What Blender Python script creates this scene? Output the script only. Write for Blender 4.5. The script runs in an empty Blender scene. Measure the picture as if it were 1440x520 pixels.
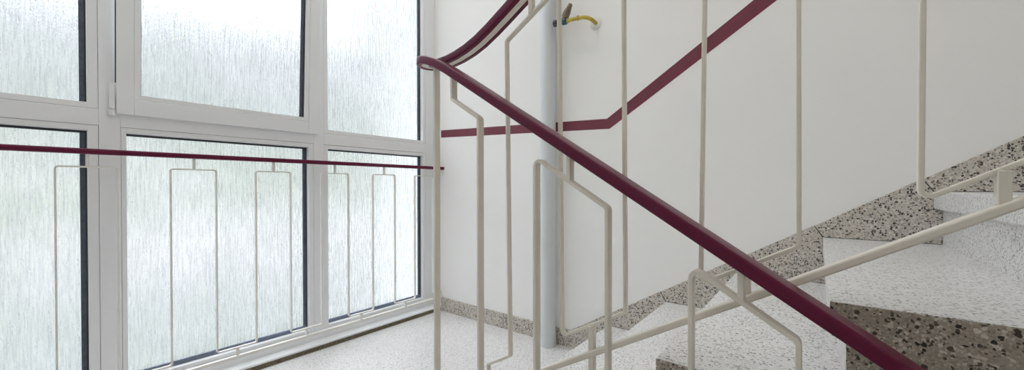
import bpy, math, random
from mathutils import Vector, Matrix

sc = bpy.context.scene
C = sc.collection
random.seed(4)

# ------------------------------------------------------------------ materials
def new_mat(name):
    m = bpy.data.materials.new(name)
    m.use_nodes = True
    nt = m.node_tree
    b = nt.nodes['Principled BSDF']
    return m, nt, b

def N(nt, t, **kw):
    n = nt.nodes.new(t)
    for k, v in kw.items():
        setattr(n, k, v)
    return n

def obj_coords(nt, scale=(1, 1, 1)):
    tc = N(nt, 'ShaderNodeTexCoord')
    mp = N(nt, 'ShaderNodeMapping')
    mp.inputs['Scale'].default_value = scale
    nt.links.new(tc.outputs['Object'], mp.inputs['Vector'])
    return mp.outputs['Vector']

def ramp(nt, fac, stops, interp='LINEAR'):
    r = N(nt, 'ShaderNodeValToRGB')
    r.color_ramp.interpolation = interp
    e = r.color_ramp.elements
    while len(e) < len(stops):
        e.new(0.5)
    for el, (p, c) in zip(e, stops):
        el.position = p
        el.color = (*c, 1) if len(c) == 3 else c
    nt.links.new(fac, r.inputs['Fac'])
    return r.outputs['Color']

def mixc(nt, fac, a, b, mode='MIX'):
    m = N(nt, 'ShaderNodeMix', data_type='RGBA', blend_type=mode)
    for s, v in ((0, fac), (6, a), (7, b)):
        if isinstance(v, (int, float)):
            m.inputs[s].default_value = v
        elif isinstance(v, tuple):
            m.inputs[s].default_value = (*v, 1)
        else:
            nt.links.new(v, m.inputs[s])
    return m.outputs[2]

def plain(name, col, rough=.5, var=.0, scale=6, spec=.5, bump=0.0):
    m, nt, b = new_mat(name)
    b.inputs['Roughness'].default_value = rough
    b.inputs['Specular IOR Level'].default_value = spec
    v = obj_coords(nt)
    n = N(nt, 'ShaderNodeTexNoise')
    n.inputs['Scale'].default_value = scale
    n.inputs['Detail'].default_value = 5
    nt.links.new(v, n.inputs['Vector'])
    lo = tuple(c * (1 - var) for c in col)
    hi = tuple(min(1, c * (1 + var)) for c in col)
    c = ramp(nt, n.outputs['Fac'], [(.3, lo), (.7, hi)])
    nt.links.new(c, b.inputs['Base Color'])
    if bump:
        bp = N(nt, 'ShaderNodeBump')
        bp.inputs['Strength'].default_value = bump
        bp.inputs['Distance'].default_value = .002
        n2 = N(nt, 'ShaderNodeTexNoise')
        n2.inputs['Scale'].default_value = scale * 12
        n2.inputs['Detail'].default_value = 4
        nt.links.new(v, n2.inputs['Vector'])
        nt.links.new(n2.outputs['Fac'], bp.inputs['Height'])
        nt.links.new(bp.outputs['Normal'], b.inputs['Normal'])
    return m

def terrazzo(name, base, layers, rough, tint=.05, bump=.0, mosaic=None):
    """layers: (cells per metre, share of cells that are chips, size 0..1, colour stops)"""
    m, nt, b = new_mat(name)
    b.inputs['Roughness'].default_value = rough
    v = obj_coords(nt)
    big = N(nt, 'ShaderNodeTexNoise')
    big.inputs['Scale'].default_value = 3.5
    big.inputs['Detail'].default_value = 6
    nt.links.new(v, big.inputs['Vector'])
    col = ramp(nt, big.outputs['Fac'], [(.3, tuple(c * (1 - tint) for c in base)), (.7, tuple(min(1, c * (1 + tint)) for c in base))])
    if mosaic:                                   # body of small stones set edge to edge
        msc, mst, mf = mosaic
        wb = N(nt, 'ShaderNodeTexNoise')
        wb.inputs['Scale'].default_value = msc * 1.3
        nt.links.new(v, wb.inputs['Vector'])
        ws = N(nt, 'ShaderNodeVectorMath', operation='SCALE')
        ws.inputs['Scale'].default_value = .9 / msc
        nt.links.new(wb.outputs['Color'], ws.inputs[0])
        wa = N(nt, 'ShaderNodeVectorMath', operation='ADD')
        nt.links.new(v, wa.inputs[0]); nt.links.new(ws.outputs[0], wa.inputs[1])
        vm = N(nt, 'ShaderNodeTexVoronoi')
        vm.inputs['Scale'].default_value = msc
        nt.links.new(wa.outputs[0], vm.inputs['Vector'])
        sp_ = N(nt, 'ShaderNodeSeparateColor')
        nt.links.new(vm.outputs['Color'], sp_.inputs[0])
        col = mixc(nt, mf, col, ramp(nt, sp_.outputs[1], mst))
    for k, (sca, share, size, stops) in enumerate(layers):
        mp = N(nt, 'ShaderNodeMapping')
        mp.inputs['Location'].default_value = (3.1 * k, 1.7 * k, .9 * k)
        nt.links.new(v, mp.inputs['Vector'])
        wob = N(nt, 'ShaderNodeTexNoise')
        wob.inputs['Scale'].default_value = sca * 1.5
        nt.links.new(mp.outputs['Vector'], wob.inputs['Vector'])
        add = N(nt, 'ShaderNodeVectorMath', operation='SCALE')
        add.inputs['Scale'].default_value = .55 / sca
        nt.links.new(wob.outputs['Color'], add.inputs[0])
        sm = N(nt, 'ShaderNodeVectorMath', operation='ADD')
        nt.links.new(mp.outputs['Vector'], sm.inputs[0])
        nt.links.new(add.outputs[0], sm.inputs[1])
        vo = N(nt, 'ShaderNodeTexVoronoi')
        vo.inputs['Scale'].default_value = sca
        nt.links.new(sm.outputs[0], vo.inputs['Vector'])
        sep = N(nt, 'ShaderNodeSeparateColor')
        nt.links.new(vo.outputs['Color'], sep.inputs[0])
        chip = N(nt, 'ShaderNodeMath', operation='LESS_THAN')
        chip.inputs[1].default_value = share
        nt.links.new(sep.outputs[0], chip.inputs[0])
        rad = N(nt, 'ShaderNodeMath', operation='MULTIPLY')      # chips of different sizes
        rad.inputs[1].default_value = size
        nt.links.new(sep.outputs[2], rad.inputs[0])
        rad2 = N(nt, 'ShaderNodeMath', operation='ADD')
        rad2.inputs[1].default_value = size * .35
        nt.links.new(rad.outputs[0], rad2.inputs[0])
        near = N(nt, 'ShaderNodeMath', operation='LESS_THAN')
        nt.links.new(vo.outputs['Distance'], near.inputs[0])
        nt.links.new(rad2.outputs[0], near.inputs[1])
        msk = N(nt, 'ShaderNodeMath', operation='MULTIPLY')
        nt.links.new(chip.outputs[0], msk.inputs[0])
        nt.links.new(near.outputs[0], msk.inputs[1])
        cc = ramp(nt, sep.outputs[1], stops)
        col = mixc(nt, msk.outputs[0], col, cc)
        last = vo
    nt.links.new(col, b.inputs['Base Color'])
    if bump:
        bp = N(nt, 'ShaderNodeBump')
        bp.inputs['Strength'].default_value = bump
        bp.inputs['Distance'].default_value = .002
        bp.invert = True
        nt.links.new(last.outputs['Distance'], bp.inputs['Height'])
        nt.links.new(bp.outputs['Normal'], b.inputs['Normal'])
    return m

M = {}
M['wall'] = plain('wall_paint', (.855, .848, .83), .75, .012, 2.5, .2, .08)
M['ceiling'] = plain('ceiling_paint', (.84, .84, .82), .8, .01, 3, .2)
M['stripe'] = plain('stripe_paint', (.165, .032, .052), .5, .06, 9, .4)
M['steel'] = plain('cream_enamel', (.75, .70, .615), .32, .05, 14, .5, .12)
M['guard'] = plain('white_enamel', (.74, .72, .68), .35, .04, 14, .5)
M['pvc_red'] = plain('dark_red_handrail', (.108, .0012, .029), .36, .06, 20, .34)
M['frame'] = plain('window_plastic', (.82, .83, .84), .38, .012, 4, .5)
M['gasket'] = plain('black_gasket', (.035, .04, .05), .5, .2, 40, .5)
M['spacer'] = plain('bluish_spacer', (.16, .19, .26), .4, .25, 60, .5)
M['edge'] = plain('edge_spacer', (.075, .088, .115), .4, .25, 60, .5)
M['hinge'] = plain('hinge_plastic', (.80, .80, .79), .35, .02, 9)
M['pipe'] = plain('grey_pipe_paint', (.63, .65, .665), .35, .02, 5, .5)
M['yellow'] = plain('yellow_pipe_paint', (.50, .38, .05), .4, .25, 30)
M['handle'] = plain('worn_brown_handle', (.19, .15, .10), .5, .35, 60)
M['teal'] = plain('dark_teal_body', (.03, .10, .12), .35, .4, 50)
M['black'] = plain('blackened_metal', (.05, .055, .05), .35, .4, 50)
M['rosette'] = plain('rosette_paint', (.74, .74, .72), .4, .02, 20)
M['joint'] = plain('dark_joint', (.06, .055, .05), .8, .3, 50)
M['lamp'] = plain('fill_lamp_body', (.8, .8, .8), .4, .0, 20)
M['flake'] = plain('paint_flake', (.78, .72, .62), .7, .2, 200)

M['terrazzo'] = terrazzo('pale_terrazzo', (.74, .735, .73), [
    (185, .30, .46, [(0, (.14, .14, .145)), (.4, (.26, .255, .25)), (.7, (.42, .40, .38)), (1, (.90, .89, .88))]),
    (290, .26, .5, [(0, (.17, .17, .17)), (.6, (.36, .35, .34)), (1, (.58, .54, .50))])], .30, .04,
    mosaic=(170, [(0, (.66, .655, .65)), (.5, (.75, .745, .74)), (.8, (.79, .785, .78)), (1, (.67, .64, .60))], .8))
M['skirting'] = terrazzo('speckled_skirting', (.55, .50, .43), [
    (150, .42, .48, [(0, (.03, .03, .035)), (.6, (.06, .055, .05)), (1, (.16, .14, .12))]),
    (230, .36, .52, [(0, (.04, .04, .045)), (.4, (.13, .12, .11)), (.6, (.68, .64, .59)), (1, (.76, .73, .69))])], .5, .08, .15,
    mosaic=(185, [(0, (.36, .315, .26)), (.25, (.58, .535, .48)), (.6, (.48, .44, .385)), (.85, (.70, .665, .615)), (1, (.43, .355, .285))], .9))
M['aggregate'] = terrazzo('brown_aggregate', (.33, .285, .23), [
    (170, .40, .50, [(0, (.66, .60, .53)), (.5, (.50, .445, .37)), (1, (.68, .63, .57))]),
    (150, .24, .46, [(0, (.012, .011, .011)), (.7, (.03, .025, .02)), (1, (.09, .07, .05))]),
    (240, .34, .5, [(0, (.07, .06, .05)), (.5, (.15, .125, .10)), (1, (.64, .59, .53))])], .5, .15, .3,
    mosaic=(330, [(0, (.25, .205, .16)), (.4, (.41, .36, .295)), (.7, (.33, .285, .23)), (1, (.52, .465, .39))], .9))
M['kerb'] = terrazzo('dirty_aggregate', (.12, .10, .06), [
    (160, .6, .45, [(0, (.10, .08, .05)), (.5, (.28, .23, .15)), (1, (.14, .11, .07))]),
    (220, .35, .4, [(0, (.03, .03, .025)), (1, (.32, .28, .2))])], .8, .2, .3)

def glass_mat():
    m = bpy.data.materials.new('rain_glass')
    m.use_nodes = True
    nt = m.node_tree
    nt.nodes.clear()
    out = N(nt, 'ShaderNodeOutputMaterial')
    v = obj_coords(nt, (1, 120, 8))
    n1 = N(nt, 'ShaderNodeTexNoise')
    n1.inputs['Scale'].default_value = 1.0
    n1.inputs['Detail'].default_value = 3.5
    n1.inputs['Roughness'].default_value = .55
    n1.inputs['Distortion'].default_value = .6
    nt.links.new(v, n1.inputs['Vector'])
    v2 = obj_coords(nt, (1, 270, 100))
    n2 = N(nt, 'ShaderNodeTexNoise')
    n2.inputs['Scale'].default_value = 1.0
    n2.inputs['Detail'].default_value = 2
    nt.links.new(v2, n2.inputs['Vector'])
    add = N(nt, 'ShaderNodeMath', operation='MULTIPLY_ADD')
    add.inputs[1].default_value = .34
    nt.links.new(n2.outputs['Fac'], add.inputs[0])
    nt.links.new(n1.outputs['Fac'], add.inputs[2])
    bp = N(nt, 'ShaderNodeBump')
    bp.inputs['Strength'].default_value = 1.0
    bp.inputs['Distance'].default_value = .0060
    nt.links.new(add.outputs[0], bp.inputs['Height'])
    v3 = obj_coords(nt, (1, 190, 11))
    n3 = N(nt, 'ShaderNodeTexNoise')
    n3.inputs['Scale'].default_value = 1.0
    n3.inputs['Detail'].default_value = 3
    n3.inputs['Distortion'].default_value = .8
    nt.links.new(v3, n3.inputs['Vector'])
    tint = ramp(nt, n3.outputs['Fac'], [(.33, (.90, .905, .915)), (.52, (.975, .978, .985)), (.62, (1, 1, 1))])
    gl = N(nt, 'ShaderNodeBsdfGlass')
    gl.inputs['IOR'].default_value = 1.48
    gl.inputs['Roughness'].default_value = .03
    gl.inputs['Color'].default_value = (.995, .997, .997, 1)
    nt.links.new(bp.outputs['Normal'], gl.inputs['Normal'])
    nt.links.new(tint, gl.inputs['Color'])
    tr = N(nt, 'ShaderNodeBsdfTransparent')
    tr.inputs['Color'].default_value = (.99, .992, .992, 1)
    nt.links.new(tint, tr.inputs['Color'])
    mx = N(nt, 'ShaderNodeMixShader')
    mx.inputs[0].default_value = .68
    nt.links.new(tr.outputs[0], mx.inputs[1])
    nt.links.new(gl.outputs[0], mx.inputs[2])
    nt.links.new(mx.outputs[0], out.inputs['Surface'])
    return m
M['glass'] = glass_mat()

# ------------------------------------------------------------------ mesh helpers
class MB:
    def __init__(s):
        s.v, s.f, s.mi = [], [], []
    def add(s, verts, faces, mi=0):
        o = len(s.v)
        s.v += [tuple(p) for p in verts]
        s.f += [tuple(i + o for i in f) for f in faces]
        s.mi += [mi] * len(faces)
    def box(s, x0, x1, y0, y1, z0, z1, mi=0):
        s.add([(x0, y0, z0), (x1, y0, z0), (x1, y1, z0), (x0, y1, z0), (x0, y0, z1), (x1, y0, z1), (x1, y1, z1), (x0, y1, z1)],
              [(0, 3, 2, 1), (4, 5, 6, 7), (0, 1, 5, 4), (1, 2, 6, 5), (2, 3, 7, 6), (3, 0, 4, 7)], mi)
    def prism_y(s, poly, y0, y1, mi=0, cap=(None, None)):
        """poly in xz (counter-clockwise seen from -y), extruded along y"""
        n = len(poly)
        vs = [(x, y0, z) for x, z in poly] + [(x, y1, z) for x, z in poly]
        o = len(s.v)
        s.v += vs
        s.f.append(tuple(o + i for i in range(n))); s.mi.append(mi if cap[0] is None else cap[0])
        s.f.append(tuple(o + n + i for i in reversed(range(n)))); s.mi.append(mi if cap[1] is None else cap[1])
        for i in range(n):
            j = (i + 1) % n
            s.f.append((o + i, o + n + i, o + n + j, o + j)); s.mi.append(mi)
    def tube(s, pts, rad, seg=16, caps=True):
        """round tube along a 3D path; rad a number or one per point"""
        pts = [Vector(p) for p in pts]
        n = len(pts)
        if not hasattr(rad, '__len__'):
            rad = [rad] * n
        t0 = (pts[1] - pts[0]).normalized()
        u = t0.orthogonal().normalized()
        o = len(s.v)
        for i, p in enumerate(pts):
            t = (pts[min(i + 1, n - 1)] - pts[max(i - 1, 0)]).normalized()
            u = (u - t * u.dot(t)).normalized()
            w = t.cross(u)
            for k in range(seg):
                a = 2 * math.pi * k / seg
                s.v.append(tuple(p + (u * math.cos(a) + w * math.sin(a)) * rad[i]))
        for i in range(n - 1):
            for k in range(seg):
                k2 = (k + 1) % seg
                s.f.append((o + i * seg + k, o + i * seg + k2, o + (i + 1) * seg + k2, o + (i + 1) * seg + k)); s.mi.append(0)
        if caps:
            s.f.append(tuple(o + k for k in reversed(range(seg)))); s.mi.append(0)
            s.f.append(tuple(o + (n - 1) * seg + k for k in range(seg))); s.mi.append(0)
    def sweep(s, pts, prof, closed_caps=True, side0=None):
        """profile [(lateral, up)] swept along a 3D path, up stays as near to +Z as it can"""
        pts = [Vector(p) for p in pts]
        n, m = len(pts), len(prof)
        o = len(s.v)
        for i, p in enumerate(pts):
            t = (pts[min(i + 1, n - 1)] - pts[max(i - 1, 0)]).normalized()
            sd = t.cross(Vector((0, 0, 1))).normalized()
            up = sd.cross(t).normalized()
            for a, b in prof:
                s.v.append(tuple(p + sd * a + up * b))
        for i in range(n - 1):
            for k in range(m):
                k2 = (k + 1) % m
                s.f.append((o + i * m + k, o + i * m + k2, o + (i + 1) * m + k2, o + (i + 1) * m + k)); s.mi.append(0)
        s.f.append(tuple(o + k for k in reversed(range(m)))); s.mi.append(0)
        s.f.append(tuple(o + (n - 1) * m + k for k in range(m))); s.mi.append(0)
    def flat(s, path, plane, pos, thick, depth, corner=.014, seg=5):
        """bent flat bar: 2D path in the xz plane (plane 'y', at y=pos) or in the yz plane (plane 'x')"""
        path = fillet(path, corner, seg)
        n = len(path)
        L, R = [], []
        for i in range(n):
            p = Vector(path[i])
            a = (p - Vector(path[i - 1])).normalized() if i else None
            b = (Vector(path[i + 1]) - p).normalized() if i < n - 1 else None
            if a is None: a = b
            if b is None: b = a
            na, nb = Vector((-a.y, a.x)), Vector((-b.y, b.x))
            mt = (na + nb).normalized()
            k = thick / 2 / max(.3, mt.dot(na))
            L.append(p + mt * k); R.append(p - mt * k)
        o = len(s.v)
        for i in range(n):
            for q, d in ((L[i], depth / 2), (L[i], -depth / 2), (R[i], -depth / 2), (R[i], depth / 2)):
                s.v.append((q.x, pos + d, q.y) if plane == 'y' else (pos + d, q.x, q.y))
        for i in range(n - 1):
            for k in range(4):
                k2 = (k + 1) % 4
                s.f.append((o + i * 4 + k, o + i * 4 + k2, o + (i + 1) * 4 + k2, o + (i + 1) * 4 + k)); s.mi.append(0)
        s.f.append((o, o + 1, o + 2, o + 3)); s.mi.append(0)
        e = o + (n - 1) * 4
        s.f.append((e + 3, e + 2, e + 1, e)); s.mi.append(0)
    def build(s, name, mats, parent=None, bevel=0, smooth=False, bseg=2):
        me = bpy.data.meshes.new(name)
        me.from_pydata(s.v, [], s.f)
        if not isinstance(mats, (list, tuple)):
            mats = [mats]
        for mm in mats:
            me.materials.append(mm)
        for p, i in zip(me.polygons, s.mi):
            p.material_index = i
        import bmesh
        bm = bmesh.new(); bm.from_mesh(me)
        bmesh.ops.recalc_face_normals(bm, faces=bm.faces[:])
        bm.to_mesh(me); bm.free()
        o = bpy.data.objects.new(name, me)
        C.objects.link(o)
        if parent is not None:
            o.parent = parent
        if bevel:
            b = o.modifiers.new('bevel', 'BEVEL')
            b.width = bevel; b.segments = bseg; b.limit_method = 'ANGLE'; b.angle_limit = math.radians(50)
            b.harden_normals = False
        if smooth:
            for p in me.polygons:
                p.use_smooth = True
            me.set_sharp_from_angle(angle=math.radians(38))
        return o

def fillet(path, r, seg):
    out = [tuple(path[0])]
    for i in range(1, len(path) - 1):
        p, a, b = Vector(path[i]), Vector(path[i - 1]), Vector(path[i + 1])
        da, db = (a - p), (b - p)
        la, lb = da.length, db.length
        da.normalize(); db.normalize()
        ang = da.angle(db)
        d = min(r / math.tan(ang / 2), la * .48, lb * .48)
        rr = d * math.tan(ang / 2)
        ctr = p + (da + db).normalized() * (rr / math.sin(ang / 2))
        p0, p1 = p + da * d, p + db * d
        v0, v1 = p0 - ctr, p1 - ctr
        tot = v0.angle_signed(v1)
        for k in range(seg + 1):
            t = -tot * k / seg
            c, s_ = math.cos(t), math.sin(t)
            out.append((ctr.x + v0.x * c - v0.y * s_, ctr.y + v0.x * s_ + v0.y * c))
    out.append(tuple(path[-1]))
    return out

def tag(o, label=None, cat=None, group=None, kind=None):
    if label: o['label'] = label
    if cat: o['category'] = cat
    if group: o['group'] = group
    if kind: o['kind'] = kind
    return o

def empty(name, loc=(0, 0, 0)):
    o = bpy.data.objects.new(name, None)
    o.empty_display_size = .1
    C.objects.link(o)
    o.location = loc
    return o

def under(parent, o):
    """parent keeps the child's world place (parent is only translated)"""
    o.parent = parent
    o.matrix_parent_inverse = Matrix.Translation(-Vector(parent.location))
    return o

def rounded(w, h, r, seg=4):
    pts = []
    for cx, cy, a0 in ((w / 2 - r, h / 2 - r, 0), (-w / 2 + r, h / 2 - r, 90), (-w / 2 + r, -h / 2 + r, 180), (w / 2 - r, -h / 2 + r, 270)):
        for k in range(seg + 1):
            a = math.radians(a0 + 90 * k / seg)
            pts.append((cx + r * math.cos(a), cy + r * math.sin(a)))
    return pts

# ------------------------------------------------------------------ dimensions
YL = -2.14                   # wall on the other side of the stairwell
XB = 4.1                     # far end of the stairwell behind the upper steps
ZC = 4.3  # unseen ceiling, raised to make room for the taller window
NX, NG, NR = 1.26, .2815, .1705   # first nosing, going, rise
YS = -1.03                   # well-side end of the steps
SK_T = .012

# ------------------------------------------------------------------ the setting
m = MB(); m.box(0, NX + .03, YL, 0, -.16, 0)
tag(m.build('floor', M['terrazzo']), 'pale speckled terrazzo landing floor under the window', 'floor', kind='structure')

m = MB(); m.box(-.74, XB, 0, .22, -2.0, ZC)
wr = m.build('wall_right', M['wall'])
tag(wr, 'plain off-white wall beside the climbing stair', 'wall', kind='structure')
# dark red stripe painted on that wall, flat over the landing and then climbing with the stair
top = [(-.0, 1.267), (1.247, 1.214), (1.881, 1.626), (2.9, 2.288)]
bot = [(-.0, 1.216), (1.261, 1.162), (1.96, 1.603), (2.9, 2.205)]
m = MB()
for i in range(3):
    q = [bot[i], bot[i + 1], top[i + 1], top[i]]
    m.prism_y(q, -.0009, .0)
st = m.build('wall_stripe', M['stripe'], wr)
st['label'] = 'dark red painted stripe'

m = MB(); m.box(-.32, XB, YL - .22, YL, -2.0, ZC)
tag(m.build('wall_left', M['wall']), 'off-white wall on the lower flight side of the stairwell', 'wall', kind='structure')
m = MB(); m.box(XB, XB + .2, YL - .22, .22, -2.0, ZC)
tag(m.build('wall_back', M['wall']), 'off-white wall at the inner end of the stairwell', 'wall', kind='structure')
m = MB(); m.box(-.32, -.06, YL, 0, -2.0, -.02); m.box(-.32, -.06, YL, 0, 4.1, ZC)
tag(m.build('wall_window', M['wall']), 'off-white strips of wall under and over the window', 'wall', kind='structure')
m = MB(); m.box(-.32, XB + .2, YL - .22, .22, ZC, ZC + .2)
tag(m.build('ceiling', M['ceiling']), 'white ceiling over the stairwell', 'ceiling', kind='structure')
m = MB(); m.box(-.32, XB + .2, YL - .22, .22, -2.2, -2.0)
# lower flight, going down from the landing beside the well
for k in range(1, 9):
    x0 = NX - .02 + (k - 1) * NG
    m.box(x0, x0 + NG + .002, YL, -1.13, -2.0, -k * NR)
tag(m.build('floor_lower', M['terrazzo']), 'terrazzo steps and floor below the landing', 'floor', kind='structure')

# kerb of raw aggregate below the window
m = MB(); m.box(-.30, 0, YL, 0, -.02, .0185)
tag(m.build('trim_1', M['kerb'], bevel=.003), 'narrow dirty dark aggregate kerb along the foot of the window', 'kerb', kind='structure')

# skirting of the right wall: landing pieces and one piece per step
bb = empty('baseboard_right')
tag(bb, 'speckled stone skirting along the foot of the right wall, stepping up the stair', 'baseboard', kind='structure')
def sk_top(x): return .383 + .605 * (x - 1.516)
XK = 1.516 + (.0925 - .383) / .605                      # where the sloped skirting leaves the landing skirting
def sk_piece(poly):
    mm = MB(); mm.prism_y(poly, -SK_T, .0)
    mm.build('skirting_piece', M['skirting'], bb, bevel=.0012)
g = .0014
def joint(poly, out=-.0008):
    mm = MB(); mm.prism_y(poly, -SK_T - out, 0)
    mm.build('joint_filler', M['joint'], bb)['label'] = 'dark mortar joint'
edges = [0.004, .375, .575, .93]
for a, b in zip(edges, edges[1:]):
    sk_piece([(a + g, 0), (b - g, 0), (b - g, .0925), (a + g, .0925)])
    joint([(b - g, .001), (b + g, .001), (b + g, .0915), (b - g, .0915)])
def nose(k): return NX + (k - 1) * NG
perp = Vector((-.605, 1)).normalized()
def up_from(k):
    """top end of the joint that climbs square to the slope from nosing k"""
    x, z = nose(k), k * NR
    t = (sk_top(x) - z) / (perp.y + .605 * -perp.x)
    return (x + perp.x * t, z + perp.y * t)
u1 = up_from(1)
sk_piece([(.93 + g, 0), (nose(1) + .02, 0), (nose(1) + .02, NR - .06), (nose(1), NR - .055), (nose(1) - g, NR), (u1[0] - g, u1[1]), (XK, .0925), (.93 + g, .0925)])
for k in range(1, 9):
    a, b = up_from(k), up_from(k + 1)
    joint([(nose(k) - g, k * NR), (nose(k) + 2 * g, k * NR + .0005), (a[0] + g, a[1] - .001), (a[0] - g, a[1] - .001)])
    x0, x1 = nose(k), nose(k + 1)
    z = k * NR
    joint([(x0 + .004, z), (x1 + .018, z), (x1 + .018, z + .0018), (x0 + .004, z + .0018)], .0012)
    sk_piece([(x0 + g * 2, z), (x1 + .02, z), (x1 + .02, z + NR - .065), (x1 + .001, z + NR - .056), (x1 - g, z + NR), (b[0] - g, b[1]), (a[0] + g, a[1])])

# ------------------------------------------------------------------ upper flight of steps
stc = empty('staircase', (NX, YS / 2, 0))
tag(stc, 'pale terrazzo steps with dark brown aggregate ends climbing along the right wall', 'stairs')
for k in range(1, 10):
    x0, x1, z = nose(k), nose(k + 1), k * NR
    soff = lambda x: max(NR + (x - NX) * NR / NG - .40, -.16)
    poly = [(x0 + .0205, soff(x0 + .02)), (x1 + .024, soff(x1 + .02)), (x1 + .024, z), (x0, z), (x0, z - .053), (x0 + .0035, z - .057), (x0 + .0205, z - .060)]
    m = MB()
    m.prism_y(poly, YS - .0004 * (k % 2), -.001, 0, cap=(1, 0))
    o = m.build('step', [M['terrazzo'], M['aggregate']], bevel=.0022)
    under(stc, o)

# ------------------------------------------------------------------ window
XF = -.065
win = empty('window_1', (XF, YL / 2, 0))
tag(win, 'large white window of six frosted streaky panes beside the landing', 'window', kind='structure')
ZT = 4.1  # window head out of view, raised to let in more daylight
Z0, Z1, Z2 = .098, 1.083, 1.189          # lower glazing, transom
ycol = [(YL + .07, -1.686), (-1.582, -.878), (-.774, -.108)]
# fixed frame: outer frame, mullions, transom
m = MB()
D = .075
def fr(y0, y1, z0, z1, xf=XF, d=D): m.box(xf - d, xf, y0, y1, z0, z1)
fr(YL, YL + .045, Z0 - .017, ZT - .06); fr(-.085, 0, Z0 - .017, ZT - .06)
fr(YL, 0, .02, Z0 - .017); fr(YL, 0, ZT - .06, ZT)
fr(-1.657, -1.598, Z0 - .017, ZT - .06); fr(-.853, -.798, Z0 - .017, ZT - .06)
for a, b in ((YL + .045, -1.657), (-1.598, -.853), (-.798, -.085)):
    fr(a, b, Z1 + .022, Z2 - .022)
under(win, m.build('window_frame', M['frame'], bevel=.0015))
# glazing beads: four mitred strips round each fixed pane, a hair lower than the frame
def beads(y0, y1, z0, z1, Y0, Y1, ZA, ZB):
    mm = MB(); x0, x1 = XF - .030, XF - .0018
    gg = .0011
    mm.box(x0, x1, Y0 + gg, y0, ZA + gg, ZB - gg)
    mm.box(x0, x1, y1, Y1 - gg, ZA + gg, ZB - gg)
    mm.box(x0, x1, y0, y1, ZA + gg, z0)
    mm.box(x0, x1, y0, y1, z1, ZB - gg)
    return mm
def pane(y0, y1, z0, z1, right, bottom, topw, left=.004, x=XF - .034):
    """pane of patterned glass with its dark edge seal as sub-part"""
    mm = MB(); mm.box(x - .014, x - .008, y0, y1, z0, z1)
    p = mm.build('glass_pane', M['glass'])
    under(win, p)
    gk = MB(); xa, xb = x - .0078, x + .004
    gk.box(xa, xb, y1 - .008, y1, z0, z1)
    gk.box(xa, xb, y0, y0 + left, z0, z1)
    gk.box(xa, xb, y0 + left, y1 - .008, z1 - topw, z1)
    k = gk.build('edge_seal', M['gasket'], p)
    k['label'] = 'black rubber seal'
    sp = MB(); sp.box(xa, xb - .002, y1 - right, y1 - .008, z0 + bottom, z1 - topw)
    k3 = sp.build('edge_spacer', M['edge'], p)
    k3['label'] = 'dark grey metal spacer strip'
    if bottom:
        sp = MB(); sp.box(xa, xb - .001, y0 + left, y1 - .008, z0, z0 + bottom)
        k2 = sp.build('spacer_bar', M['spacer'], p)
        k2['label'] = 'bluish metal spacer strip'
    return p
Yf = [(YL + .045, -1.657), (-1.598, -.853), (-.798, -.085)]
for (y0, y1), (Y0, Y1) in zip(ycol, Yf):
    b = beads(y0, y1, Z0, Z1, Y0, Y1, Z0 - .017, Z1 + .022).build('glazing_bead', M['frame'], bevel=.001)
    under(win, b)
    pane(y0 - .003, y1 + .003, Z0 - .003, Z1 + .003, .021, .022, .011)
for i in (0, 2):
    (y0, y1), (Y0, Y1) = ycol[i], Yf[i]
    b = beads(y0, y1, Z2, ZT - .08, Y0, Y1, Z2 - .022, ZT - .06).build('glazing_bead', M['frame'], bevel=.001)
    under(win, b)
    pane(y0 - .003, y1 + .003, Z2 - .003, ZT - .077, .021, 0, .008)
# opening sash in the middle of the upper row, tipped slightly into the room
SZ0, SY0, SY1 = 1.155, -1.611, -.835
sash = empty('sash', (XF, (SY0 + SY1) / 2, SZ0))
m = MB()
xs0, xs1 = XF + .0005, XF + .014
gy0, gy1, gz0, gz1 = -1.541, -.906, 1.238, ZT - .135
m.box(xs0, xs1, SY0, gy0 - .020, SZ0, ZT - .05)
m.box(xs0, xs1, gy1 + .020, SY1, SZ0, ZT - .05)
m.box(xs0, xs1, gy0 - .020, gy1 + .020, SZ0, gz0 - .020)
m.box(xs0, xs1, gy0 - .020, gy1 + .020, gz1 + .020, ZT - .05)
sf = m.build('sash_frame', M['frame'], bevel=.0025)
m = MB(); gg = .0011
x0, x1 = xs0 - .012, xs1 - .0018
m.box(x0, x1, gy0 - .020 + gg, gy0, gz0 - .02 + gg, gz1 + .02 - gg); m.box(x0, x1, gy1, gy1 + .02 - gg, gz0 - .02 + gg, gz1 + .02 - gg)
m.box(x0, x1, gy0, gy1, gz0 - .020 + gg, gz0); m.box(x0, x1, gy0, gy1, gz1, gz1 + .02 - gg)
sb = m.build('glazing_bead', M['frame'], bevel=.001)
m = MB(); xg = XF - .012
m.box(xg - .006, xg, gy0 - .003, gy1 + .003, gz0 - .003, gz1 + .003)
sg = m.build('sash_glass', M['glass'])
m = MB(); m.box(xg + .0003, xg + .008, gy1 - .020, gy1 - .007, gz0, gz1)
se = m.build('edge_spacer', M['edge'])
m = MB(); m.box(xg + .0003, xg + .010, gy1 - .007, gy1 + .002, gz0, gz1); m.box(xg + .0003, xg + .010, gy0 - .002, gy0 + .003, gz0, gz1)
ss = m.build('edge_seal', M['gasket']); ss['label'] = 'black rubber seal'
m = MB(); m.box(XF + .0004, xs1 - .004, SY0 - .0028, SY0 + .0005, SZ0 + .12, ZT - .05)  # shade of the gap beside the sash, put in as a dark strip
sl = m.build('sash_gap_shade', M['gasket']); sl['label'] = 'dark strip for the shaded sash gap'
for o in (sf, sb, sg, ss, se, sl):
    under(sash, o)
sash.rotation_euler = (0, math.radians(2.8), 0)
under(win, sash)
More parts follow.
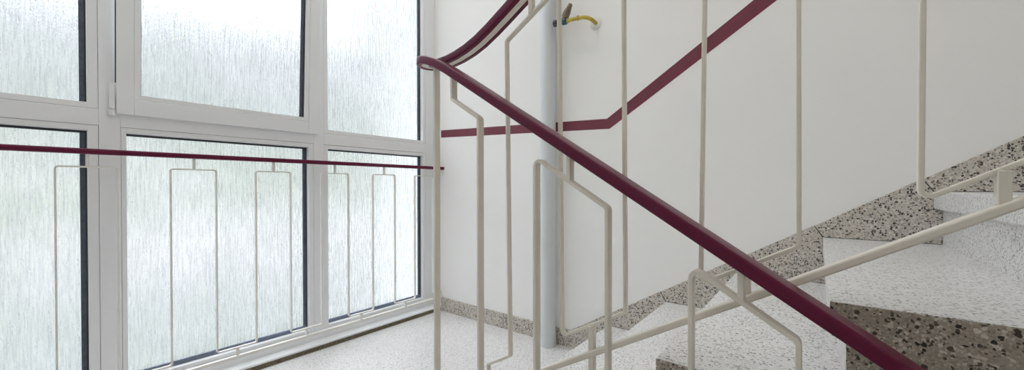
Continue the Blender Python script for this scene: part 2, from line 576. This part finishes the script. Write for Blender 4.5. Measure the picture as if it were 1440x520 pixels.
# tilt hinge at the lower corner of the sash: pin sleeve over a knuckle
m = MB(); m.tube([(XF + .009, -1.622, 1.172), (XF + .009, -1.622, 1.268)], .0085, 14)
h1 = m.build('hinge', M['hinge'], smooth=True, bevel=.0015)
m = MB(); m.tube([(XF + .009, -1.622, 1.146), (XF + .009, -1.622, 1.169)], .0095, 14); m.box(XF, XF + .006, -1.634, -1.606, 1.147, 1.168)
h2 = m.build('hinge_knuckle', M['hinge'], smooth=True, bevel=.001)
under(win, h1); h2.parent = h1
# inner sill profile resting on the kerb
m = MB()
m.prism_y([(-.12, .0195), (-.004, .0195), (-.004, .026), (-.008, .030), (-.064, .033), (-.12, .033)], YL, -.002)
under(win, m.build('window_sill', M['frame'], bevel=.0012))

# ------------------------------------------------------------------ guard rail in front of the window
GX = .015
gu = empty('window_guard', (GX, YL / 2, 0))
tag(gu, 'slim white guard rail with a thin dark red handrail across the lower window', 'guard rail')
m = MB()
m.sweep([(GX, YL + .002, .999), (GX, -.001, .999)], rounded(.034, .020, .006))
o = m.build('handrail', M['pvc_red'], smooth=True); o['label'] = 'thin dark red handrail'; under(gu, o)
m = MB(); m.box(GX - .009, GX + .009, YL + .002, -.002, .092, .105)
under(gu, m.build('bottom_rail', M['guard'], bevel=.0015))
gy = [-.09 - .1527 * k for k in range(14)]
ZLT, ZLB = .943, .141
GT, GD = .0055, .016
for k in range(0, 13, 2):
    yr, yl = gy[k], gy[k + 1]
    r_end = yr + .07 if k == 0 else (gy[k - 1] + yr) / 2
    l_end = (yl + gy[k + 2]) / 2 if k + 2 < 14 else yl - .02
    path = [(r_end, ZLB), (yr, ZLB), (yr, ZLT), (yl, ZLT), (yl, ZLB), (l_end, ZLB)]
    if l_end < YL: l_end = YL + .01; path = path[:4] + [(yl, ZLB)]
    m = MB(); m.flat(path, 'x', GX, GT, GD, .009, 5)
    under(gu, m.build('baluster_loop', M['guard'], bevel=.0008, bseg=1))
    ym = (yr + yl) / 2
    m = MB(); m.box(GX - .007, GX + .007, ym - .0045, ym + .0045, ZLT + .001, .990)
    under(gu, m.build('upper_stub', M['guard'], bevel=.001, bseg=1))
    m = MB(); m.box(GX - .007, GX + .007, r_end - .005, r_end + .005, .104, ZLB - .001)
    under(gu, m.build('lower_stub', M['guard'], bevel=.001, bseg=1))

# ------------------------------------------------------------------ stair balustrade (both flights, one handrail turning round the well)
YF, YU = -1.10, -1.04
bal = empty('stair_balustrade', (1.185, -1.07, 0))
tag(bal, 'cream steel stair balustrade with a thick dark red handrail turning round the narrow well', 'balustrade')
def zf(x): return 1.003 - .638 * (x - 1.6) - .0125          # handrail centre, lower flight
zt = 1.2425
pts = []
for i in range(0, 40):
    x = 3.0 - i * (3.0 - 1.185) / 39
    pts.append((x, YF, min(zf(x), zt)))
cx, r = 1.178, .03
n = 18
for i in range(1, n):
    a = math.pi * i / n
    t = i / n
    pts.append((cx - r * math.sin(a), -1.07 - r * math.cos(a), zt + (1.2470 - zt) * t))
up = [(1.185, 1.2472), (1.21, 1.248), (1.25, 1.2515), (1.295, 1.2615), (1.34, 1.2785), (1.375, 1.297), (1.43, 1.329), (1.485, 1.362)]
for x, z in up: pts.append((x, YU, z))
x = 1.55
while x < 3.6:
    pts.append((x, YU, 1.362 + .583 * (x - 1.485))); x += .08
def smooth_path(p, it):
    p = [Vector(q) for q in p]
    for _ in range(it):
        p = [p[0]] + [(p[i - 1] + p[i] * 2 + p[i + 1]) / 4 for i in range(1, len(p) - 1)] + [p[-1]]
    return p
pts = smooth_path(pts, 2)
m = MB(); # rounded section with a channel below for the flat bar
top_ = [p for p in rounded(.050, .0235, .0045, 4)]
n_ = len(top_)
prof = top_[:n_ - 5] + [(-.0112, -.01175), (-.0112, -.0075), (.0112, -.0075), (.0112, -.01175)] + top_[n_ - 5:]
m.sweep(pts, prof)
hr = m.build('handrail', M['pvc_red'], smooth=True); hr['label'] = 'thick dark red plastic handrail'
under(bal, hr)
m = MB(); m.sweep(pts, [(.0108, -.0065), (-.0108, -.0065), (-.0108, -.0098), (.0108, -.0098)])
o = m.build('handrail_core', M['steel']); o['label'] = 'flat cream steel bar under the handrail'
o.parent = hr; o.matrix_parent_inverse = Matrix.Translation(-Vector(bal.location)) if False else Matrix.Identity(4)

def part(mm, name, bevel=.0013):
    return under(bal, mm.build(name, M['steel'], bevel=bevel, bseg=2))
# newel post in the turn
m = MB(); m.box(1.185 - .0042, 1.185 + .0042, -1.07 - .0105, -1.07 + .0105, -.30, 1.232)
part(m, 'newel_post')

# lower flight: bent flat bars
FT, FD = .0085, .020
def lt(x): return 1.05 - .623 * (x - 1.39)
def lb(x): return .05 - .623 * (x - 1.39)
fx = [1.291, 1.391, 1.570, 1.749, 1.9095, 2.0662, 2.225, 2.383, 2.541, 2.70]
m = MB()
mid = (fx[1] + fx[2]) / 2
m.flat([(fx[0], zf(fx[0]) - .014), (fx[0], lt(fx[0])), (fx[1], lt(fx[1])), (fx[1], lb(fx[1])), (mid, lb(mid))], 'y', YF, FT, FD, .012)
part(m, 'baluster_loop')
for k in range(2, 9, 2):
    a, b = fx[k], fx[k + 1]
    e0 = (fx[k - 1] + a) / 2
    e1 = (b + fx[k + 2]) / 2 if k + 2 < len(fx) else b + .07
    m = MB()
    m.flat([(e0, lb(e0)), (a, lb(a)), (a, lt(a)), (b, lt(b)), (b, lb(b)), (e1, lb(e1))], 'y', YF, FT, FD, .011)
    part(m, 'baluster_loop')
    xm = (a + b) / 2
    m = MB(); m.box(xm - .005, xm + .005, YF - .010, YF + .010, lt(xm) + .002, zf(xm) - .012)
    part(m, 'upper_stub')
    m = MB(); m.box(e0 - .006, e0 + .006, YF - .008, YF + .008, lb(e0) - .055, lb(e0) - .003)
    part(m, 'lower_stub')
def slant(mm, x0, z0, x1, z1, y, t, d): mm.flat([(x0, z0), (x1, z1)], 'y', y, t, d, .01)
m = MB(); slant(m, 1.185, lb(1.185) - .06, 2.9, lb(2.9) - .06, YF, .013, .024)
part(m, 'bottom_rail')

# upper flight
UT, UD = .0070, .013
def ut(x): return 1.260 + .588 * (x - 1.435)
def ub(x): return .5078 + .5655 * (x - 1.602)
def ur(x): return .4525 + .5866 * (x - 1.622)
def uh(x): return 1.362 + .583 * (x - 1.485)
ux = [1.4442, 1.6043, 1.7623, 1.9118, 2.0641, 2.2061, 2.360, 2.515, 2.67, 2.825]      # foot of each bar
uxt = [1.433, 1.5942, 1.7558, 1.921, 2.0592, 2.2079, 2.362, 2.515, 2.67, 2.825]         # head of each bar, none quite plumb
for k in range(0, 10, 2):
    a, b = ux[k], ux[k + 1]; A, B = uxt[k], uxt[k + 1]
    e0 = 1.365 if k == 0 else (ux[k - 1] + a) / 2
    e1 = (b + ux[k + 2]) / 2 if k + 2 < len(ux) else b + .07
    if k + 1 < len(ux) and abs(e1 - 1.683) < .01: e1 = 1.683
    m = MB()
    p = [(e0, ub(e0)), (a, ub(a)), (A, ut(A)), (B, ut(B)), (b, ub(b)), (e1, ub(e1))]
    if k == 0: p = [(e0, ur(e0) + .004)] + p
    m.flat(p, 'y', YU, UT, UD, .0095)
    part(m, 'baluster_loop')
    xm = (A + B) / 2
    m = MB(); m.box(xm - .006, xm + .006, YU - .008, YU + .008, ut(xm) + .002, uh(xm) - .012)
    part(m, 'upper_stub')
    m = MB()
    zlow = .24 if abs(e1 - 1.683) < .01 or k == 6 else ur(e1) + .004
    m.box(e1 - .0065, e1 + .0065, YU - .008, YU + .008, zlow, ub(e1) - .002)
    part(m, 'support_post' if zlow < .3 else 'lower_stub')
m = MB(); slant(m, 1.185, ur(1.185), 3.3, ur(3.3), YU, .0135, .022)
part(m, 'bottom_rail', .003)

# ------------------------------------------------------------------ grey pipe and its little valve
PX, PY, PR = .928, -.055, .0415
dp = empty('drain_pipe', (PX, PY, 0))
tag(dp, 'thick light grey vertical pipe standing on the landing against the right wall', 'pipe')
m = MB(); m.tube([(PX, PY, .065), (PX, PY, ZC)], PR, 40)
under(dp, m.build('pipe_shaft', M['pipe'], smooth=True))
m = MB(); m.tube([(PX, PY, 0), (PX, PY, .066), (PX, PY, .0675)], [PR + .0012, PR + .0012, PR], 40)
under(dp, m.build('pipe_foot', M['pipe'], smooth=True))
m = MB(); m.tube([(PX, PY, .89), (PX, PY, .891), (PX, PY, .935), (PX, PY, .936)], [PR, PR + .0008, PR + .0008, PR], 40)
under(dp, m.build('pipe_sleeve', M['pipe'], smooth=True))

va = empty('valve', (1.19, 0, 1.71))
tag(va, 'small yellow pipe valve with a brown lever between the right wall and the grey pipe', 'valve')
def vpart(mm, name, mat, parent=None, lab=None, bevel=0):
    o = mm.build(name, mat, smooth=True, bevel=bevel)
    if lab: o['label'] = lab
    if parent is None: under(va, o)
    else: o.parent = parent; 
    return o
m = MB()
yp = [(1.186, .0, 1.712), (1.188, -.025, 1.712), (1.185, -.045, 1.717), (1.172, -.060, 1.725), (1.152, -.067, 1.731), (1.12, -.069, 1.7335), (1.06, -.07, 1.736), (1.048, -.07, 1.7365)]
m.tube(smooth_path(yp, 1), .0095, 16)
vpart(m, 'pipe_bend', M['yellow'])
m = MB(); m.tube([(1.122, -.069, 1.7333), (1.114, -.0692, 1.7337)], .0125, 16)
vpart(m, 'collar', M['yellow'])
m = MB(); m.tube([(1.066, -.07, 1.7358), (1.052, -.07, 1.7363)], .0125, 6)
vpart(m, 'nut', M['yellow'])
m = MB(); m.tube([(1.186, -.0, 1.712), (1.186, -.003, 1.712), (1.186, -.006, 1.712)], [.031, .031, .024], 32)
vpart(m, 'rosette', M['rosette'], lab='round white wall plate')
m = MB(); m.tube([(1.056, -.07, 1.736), (1.052, -.07, 1.736), (1.046, -.07, 1.737), (1.030, -.07, 1.738), (1.022, -.07, 1.738)], [.010, .016, .019, .019, .012], 18)
vpart(m, 'valve_body', M['teal'], lab='dark teal valve body')
m = MB(); m.tube([(1.030, -.071, 1.738), (1.015, -.076, 1.7365), (.995, -.085, 1.7335)], .009, 14)
m.tube([(1.004, -.081, 1.7345), (.999, -.0835, 1.734), (.987, -.089, 1.732), (.982, -.091, 1.7315)], [.012, .018, .018, .012], 18)
vpart(m, 'pipe_fitting', M['black'], lab='blackened threaded fitting')
m = MB(); m.tube([(1.040, -.07, 1.748), (1.044, -.071, 1.760), (1.056, -.072, 1.778), (1.073, -.073, 1.806), (1.079, -.073, 1.814), (1.081, -.073, 1.817)], [.010, .019, .0195, .0125, .011, .006], 16)
vpart(m, 'lever', M['handle'], lab='worn brown lever')

# ------------------------------------------------------------------ crumbs along the kerb
m = MB()
for i in range(70):
    y = -random.random() ** 1.6 * 1.1 - .02
    x = .004 + abs(random.gauss(0, .018))
    if random.random() < .35: y = -.30 + random.gauss(0, .07)
    if random.random() < .15: x, y = random.uniform(.05, .9), -random.uniform(.02, .05)
    s_ = random.uniform(.0015, .006)
    a = random.random() * 6.28
    ca, sa = math.cos(a) * s_, math.sin(a) * s_
    h = s_ * .4
    m.add([(x + ca, y + sa, .0002), (x - sa, y + ca, .0002), (x - ca * .8, y - sa * .6, .0002), (x + sa * .7, y - ca * .9, h), (x, y, h)],
          [(0, 1, 4), (1, 2, 4), (2, 3, 4), (3, 0, 4), (3, 2, 1, 0)])
tag(m.build('crumbs', M['flake']), 'loose crumbs of pale paint and plaster on the landing along the kerb', 'crumbs', kind='stuff')

# ------------------------------------------------------------------ fill lamps added out of view to brighten the stairwell
def lamp(x, y, watt, lab):
    e = empty('fill_lamp', (x, y, ZC))
    tag(e, lab, 'lamp', 'added fill lamps of the stairwell')
    mm = MB(); mm.tube([(x, y, ZC - .001), (x, y, ZC - .03)], .36, 40)
    under(e, mm.build('fill_lamp_base', M['lamp'], smooth=True))
    em = bpy.data.materials.get('fill_lamp_glow')
    if em is None:
        em, nt, b = new_mat('fill_lamp_glow')
        b.inputs['Emission Color'].default_value = (1, .96, .9, 1)
        b.inputs['Emission Strength'].default_value = 3.0
    mm = MB(); mm.tube([(x, y, ZC - .03), (x, y, ZC - .06), (x, y, ZC - .085), (x, y, ZC - .10)], [.355, .34, .26, .01], 40)
    under(e, mm.build('fill_lamp_shade', em, smooth=True))
    ld = bpy.data.lights.new('fill_light', 'AREA')
    ld.shape = 'DISK'; ld.size = .62; ld.energy = watt; ld.color = (1, .945, .885)
    lo = bpy.data.objects.new('fill_light', ld); C.objects.link(lo)
    lo.location = (x, y, ZC - .11)
    under(e, lo)
lamp(.75, -1.25, 11, 'added unseen fill lamp over the landing', )
lamp(2.7, -1.3, 4.6, 'added unseen fill lamp over the steps')

# ------------------------------------------------------------------ daylight
w = bpy.data.worlds.new('sky'); sc.world = w
w.use_nodes = True
nt = w.node_tree
bg = nt.nodes['Background']
tc = N(nt, 'ShaderNodeTexCoord')
sep = N(nt, 'ShaderNodeSeparateXYZ')
nt.links.new(tc.outputs['Generated'], sep.inputs[0])
ma = N(nt, 'ShaderNodeMapRange')
ma.inputs[1].default_value = -1; ma.inputs[2].default_value = 1
nt.links.new(sep.outputs['Z'], ma.inputs[0])
def zz(z): return (z + 1) / 2
sky = ramp(nt, ma.outputs[0], [(0, (.62, .66, .66)), (zz(-.30), (.80, .83, .88)), (zz(-.16), (.92, .92, .97)), (zz(-.05), (.82, .845, .84)), (zz(.06), (.74, .78, .755)), (zz(.16), (.64, .68, .68)), (zz(.25), (.84, .855, .92)), (zz(.43), (1.12, 1.13, 1.22)), (zz(.52), (6.6, 6.65, 7.2)), (zz(.75), (7.4, 7.45, 8.1)), (1, (4.5, 4.55, 5.0))])
no = N(nt, 'ShaderNodeTexNoise')
no.inputs['Scale'].default_value = 7
no.inputs['Detail'].default_value = 4
nt.links.new(tc.outputs['Generated'], no.inputs['Vector'])
patch = ramp(nt, no.outputs['Fac'], [(.34, (.60, .72, .60)), (.5, (.94, .96, .945)), (.64, (1.34, 1.33, 1.40))])
no2 = N(nt, 'ShaderNodeTexNoise')
no2.inputs['Scale'].default_value = 24
no2.inputs['Detail'].default_value = 3
nt.links.new(tc.outputs['Generated'], no2.inputs['Vector'])
fine = ramp(nt, no2.outputs['Fac'], [(.38, (.80, .85, .80)), (.62, (1.22, 1.21, 1.25))])
sky = mixc(nt, 1.0, sky, fine, 'MULTIPLY')
col = mixc(nt, 1.0, sky, patch, 'MULTIPLY')
nt.links.new(col, bg.inputs['Color'])
bg.inputs['Strength'].default_value = 1.07

# ------------------------------------------------------------------ camera
cd = bpy.data.cameras.new('camera')
cam = bpy.data.objects.new('camera', cd); C.objects.link(cam)
sc.camera = cam
yaw, pitch, roll = math.radians(128.1096), math.radians(-.4751), math.radians(-.0492)
fw = Vector((math.cos(pitch) * math.cos(yaw), math.cos(pitch) * math.sin(yaw), math.sin(pitch)))
rt = Vector((math.sin(yaw), -math.cos(yaw), 0)); u_ = rt.cross(fw)
r2 = rt * math.cos(roll) + u_ * math.sin(roll); u2 = -rt * math.sin(roll) + u_ * math.cos(roll)
cam.matrix_world = Matrix(((r2.x, u2.x, -fw.x, 2.088), (r2.y, u2.y, -fw.y, -1.854), (r2.z, u2.z, -fw.z, .87), (0, 0, 0, 1)))
cd.sensor_fit = 'HORIZONTAL'; cd.sensor_width = 36
cd.lens = 547.63 / 1440 * 36
cd.shift_y = 6.97 / 1440
cd.clip_start = .02

sc.view_settings.view_transform = 'Standard'
sc.view_settings.look = 'None'
sc.view_settings.gamma = 1
sc.view_settings.use_curve_mapping = False
sc.view_settings.exposure = 0.0
sc.cycles.max_bounces = 16
sc.cycles.diffuse_bounces = 8
sc.cycles.transmission_bounces = 12
sc.cycles.transparent_max_bounces = 16
sc.cycles.use_denoising = True
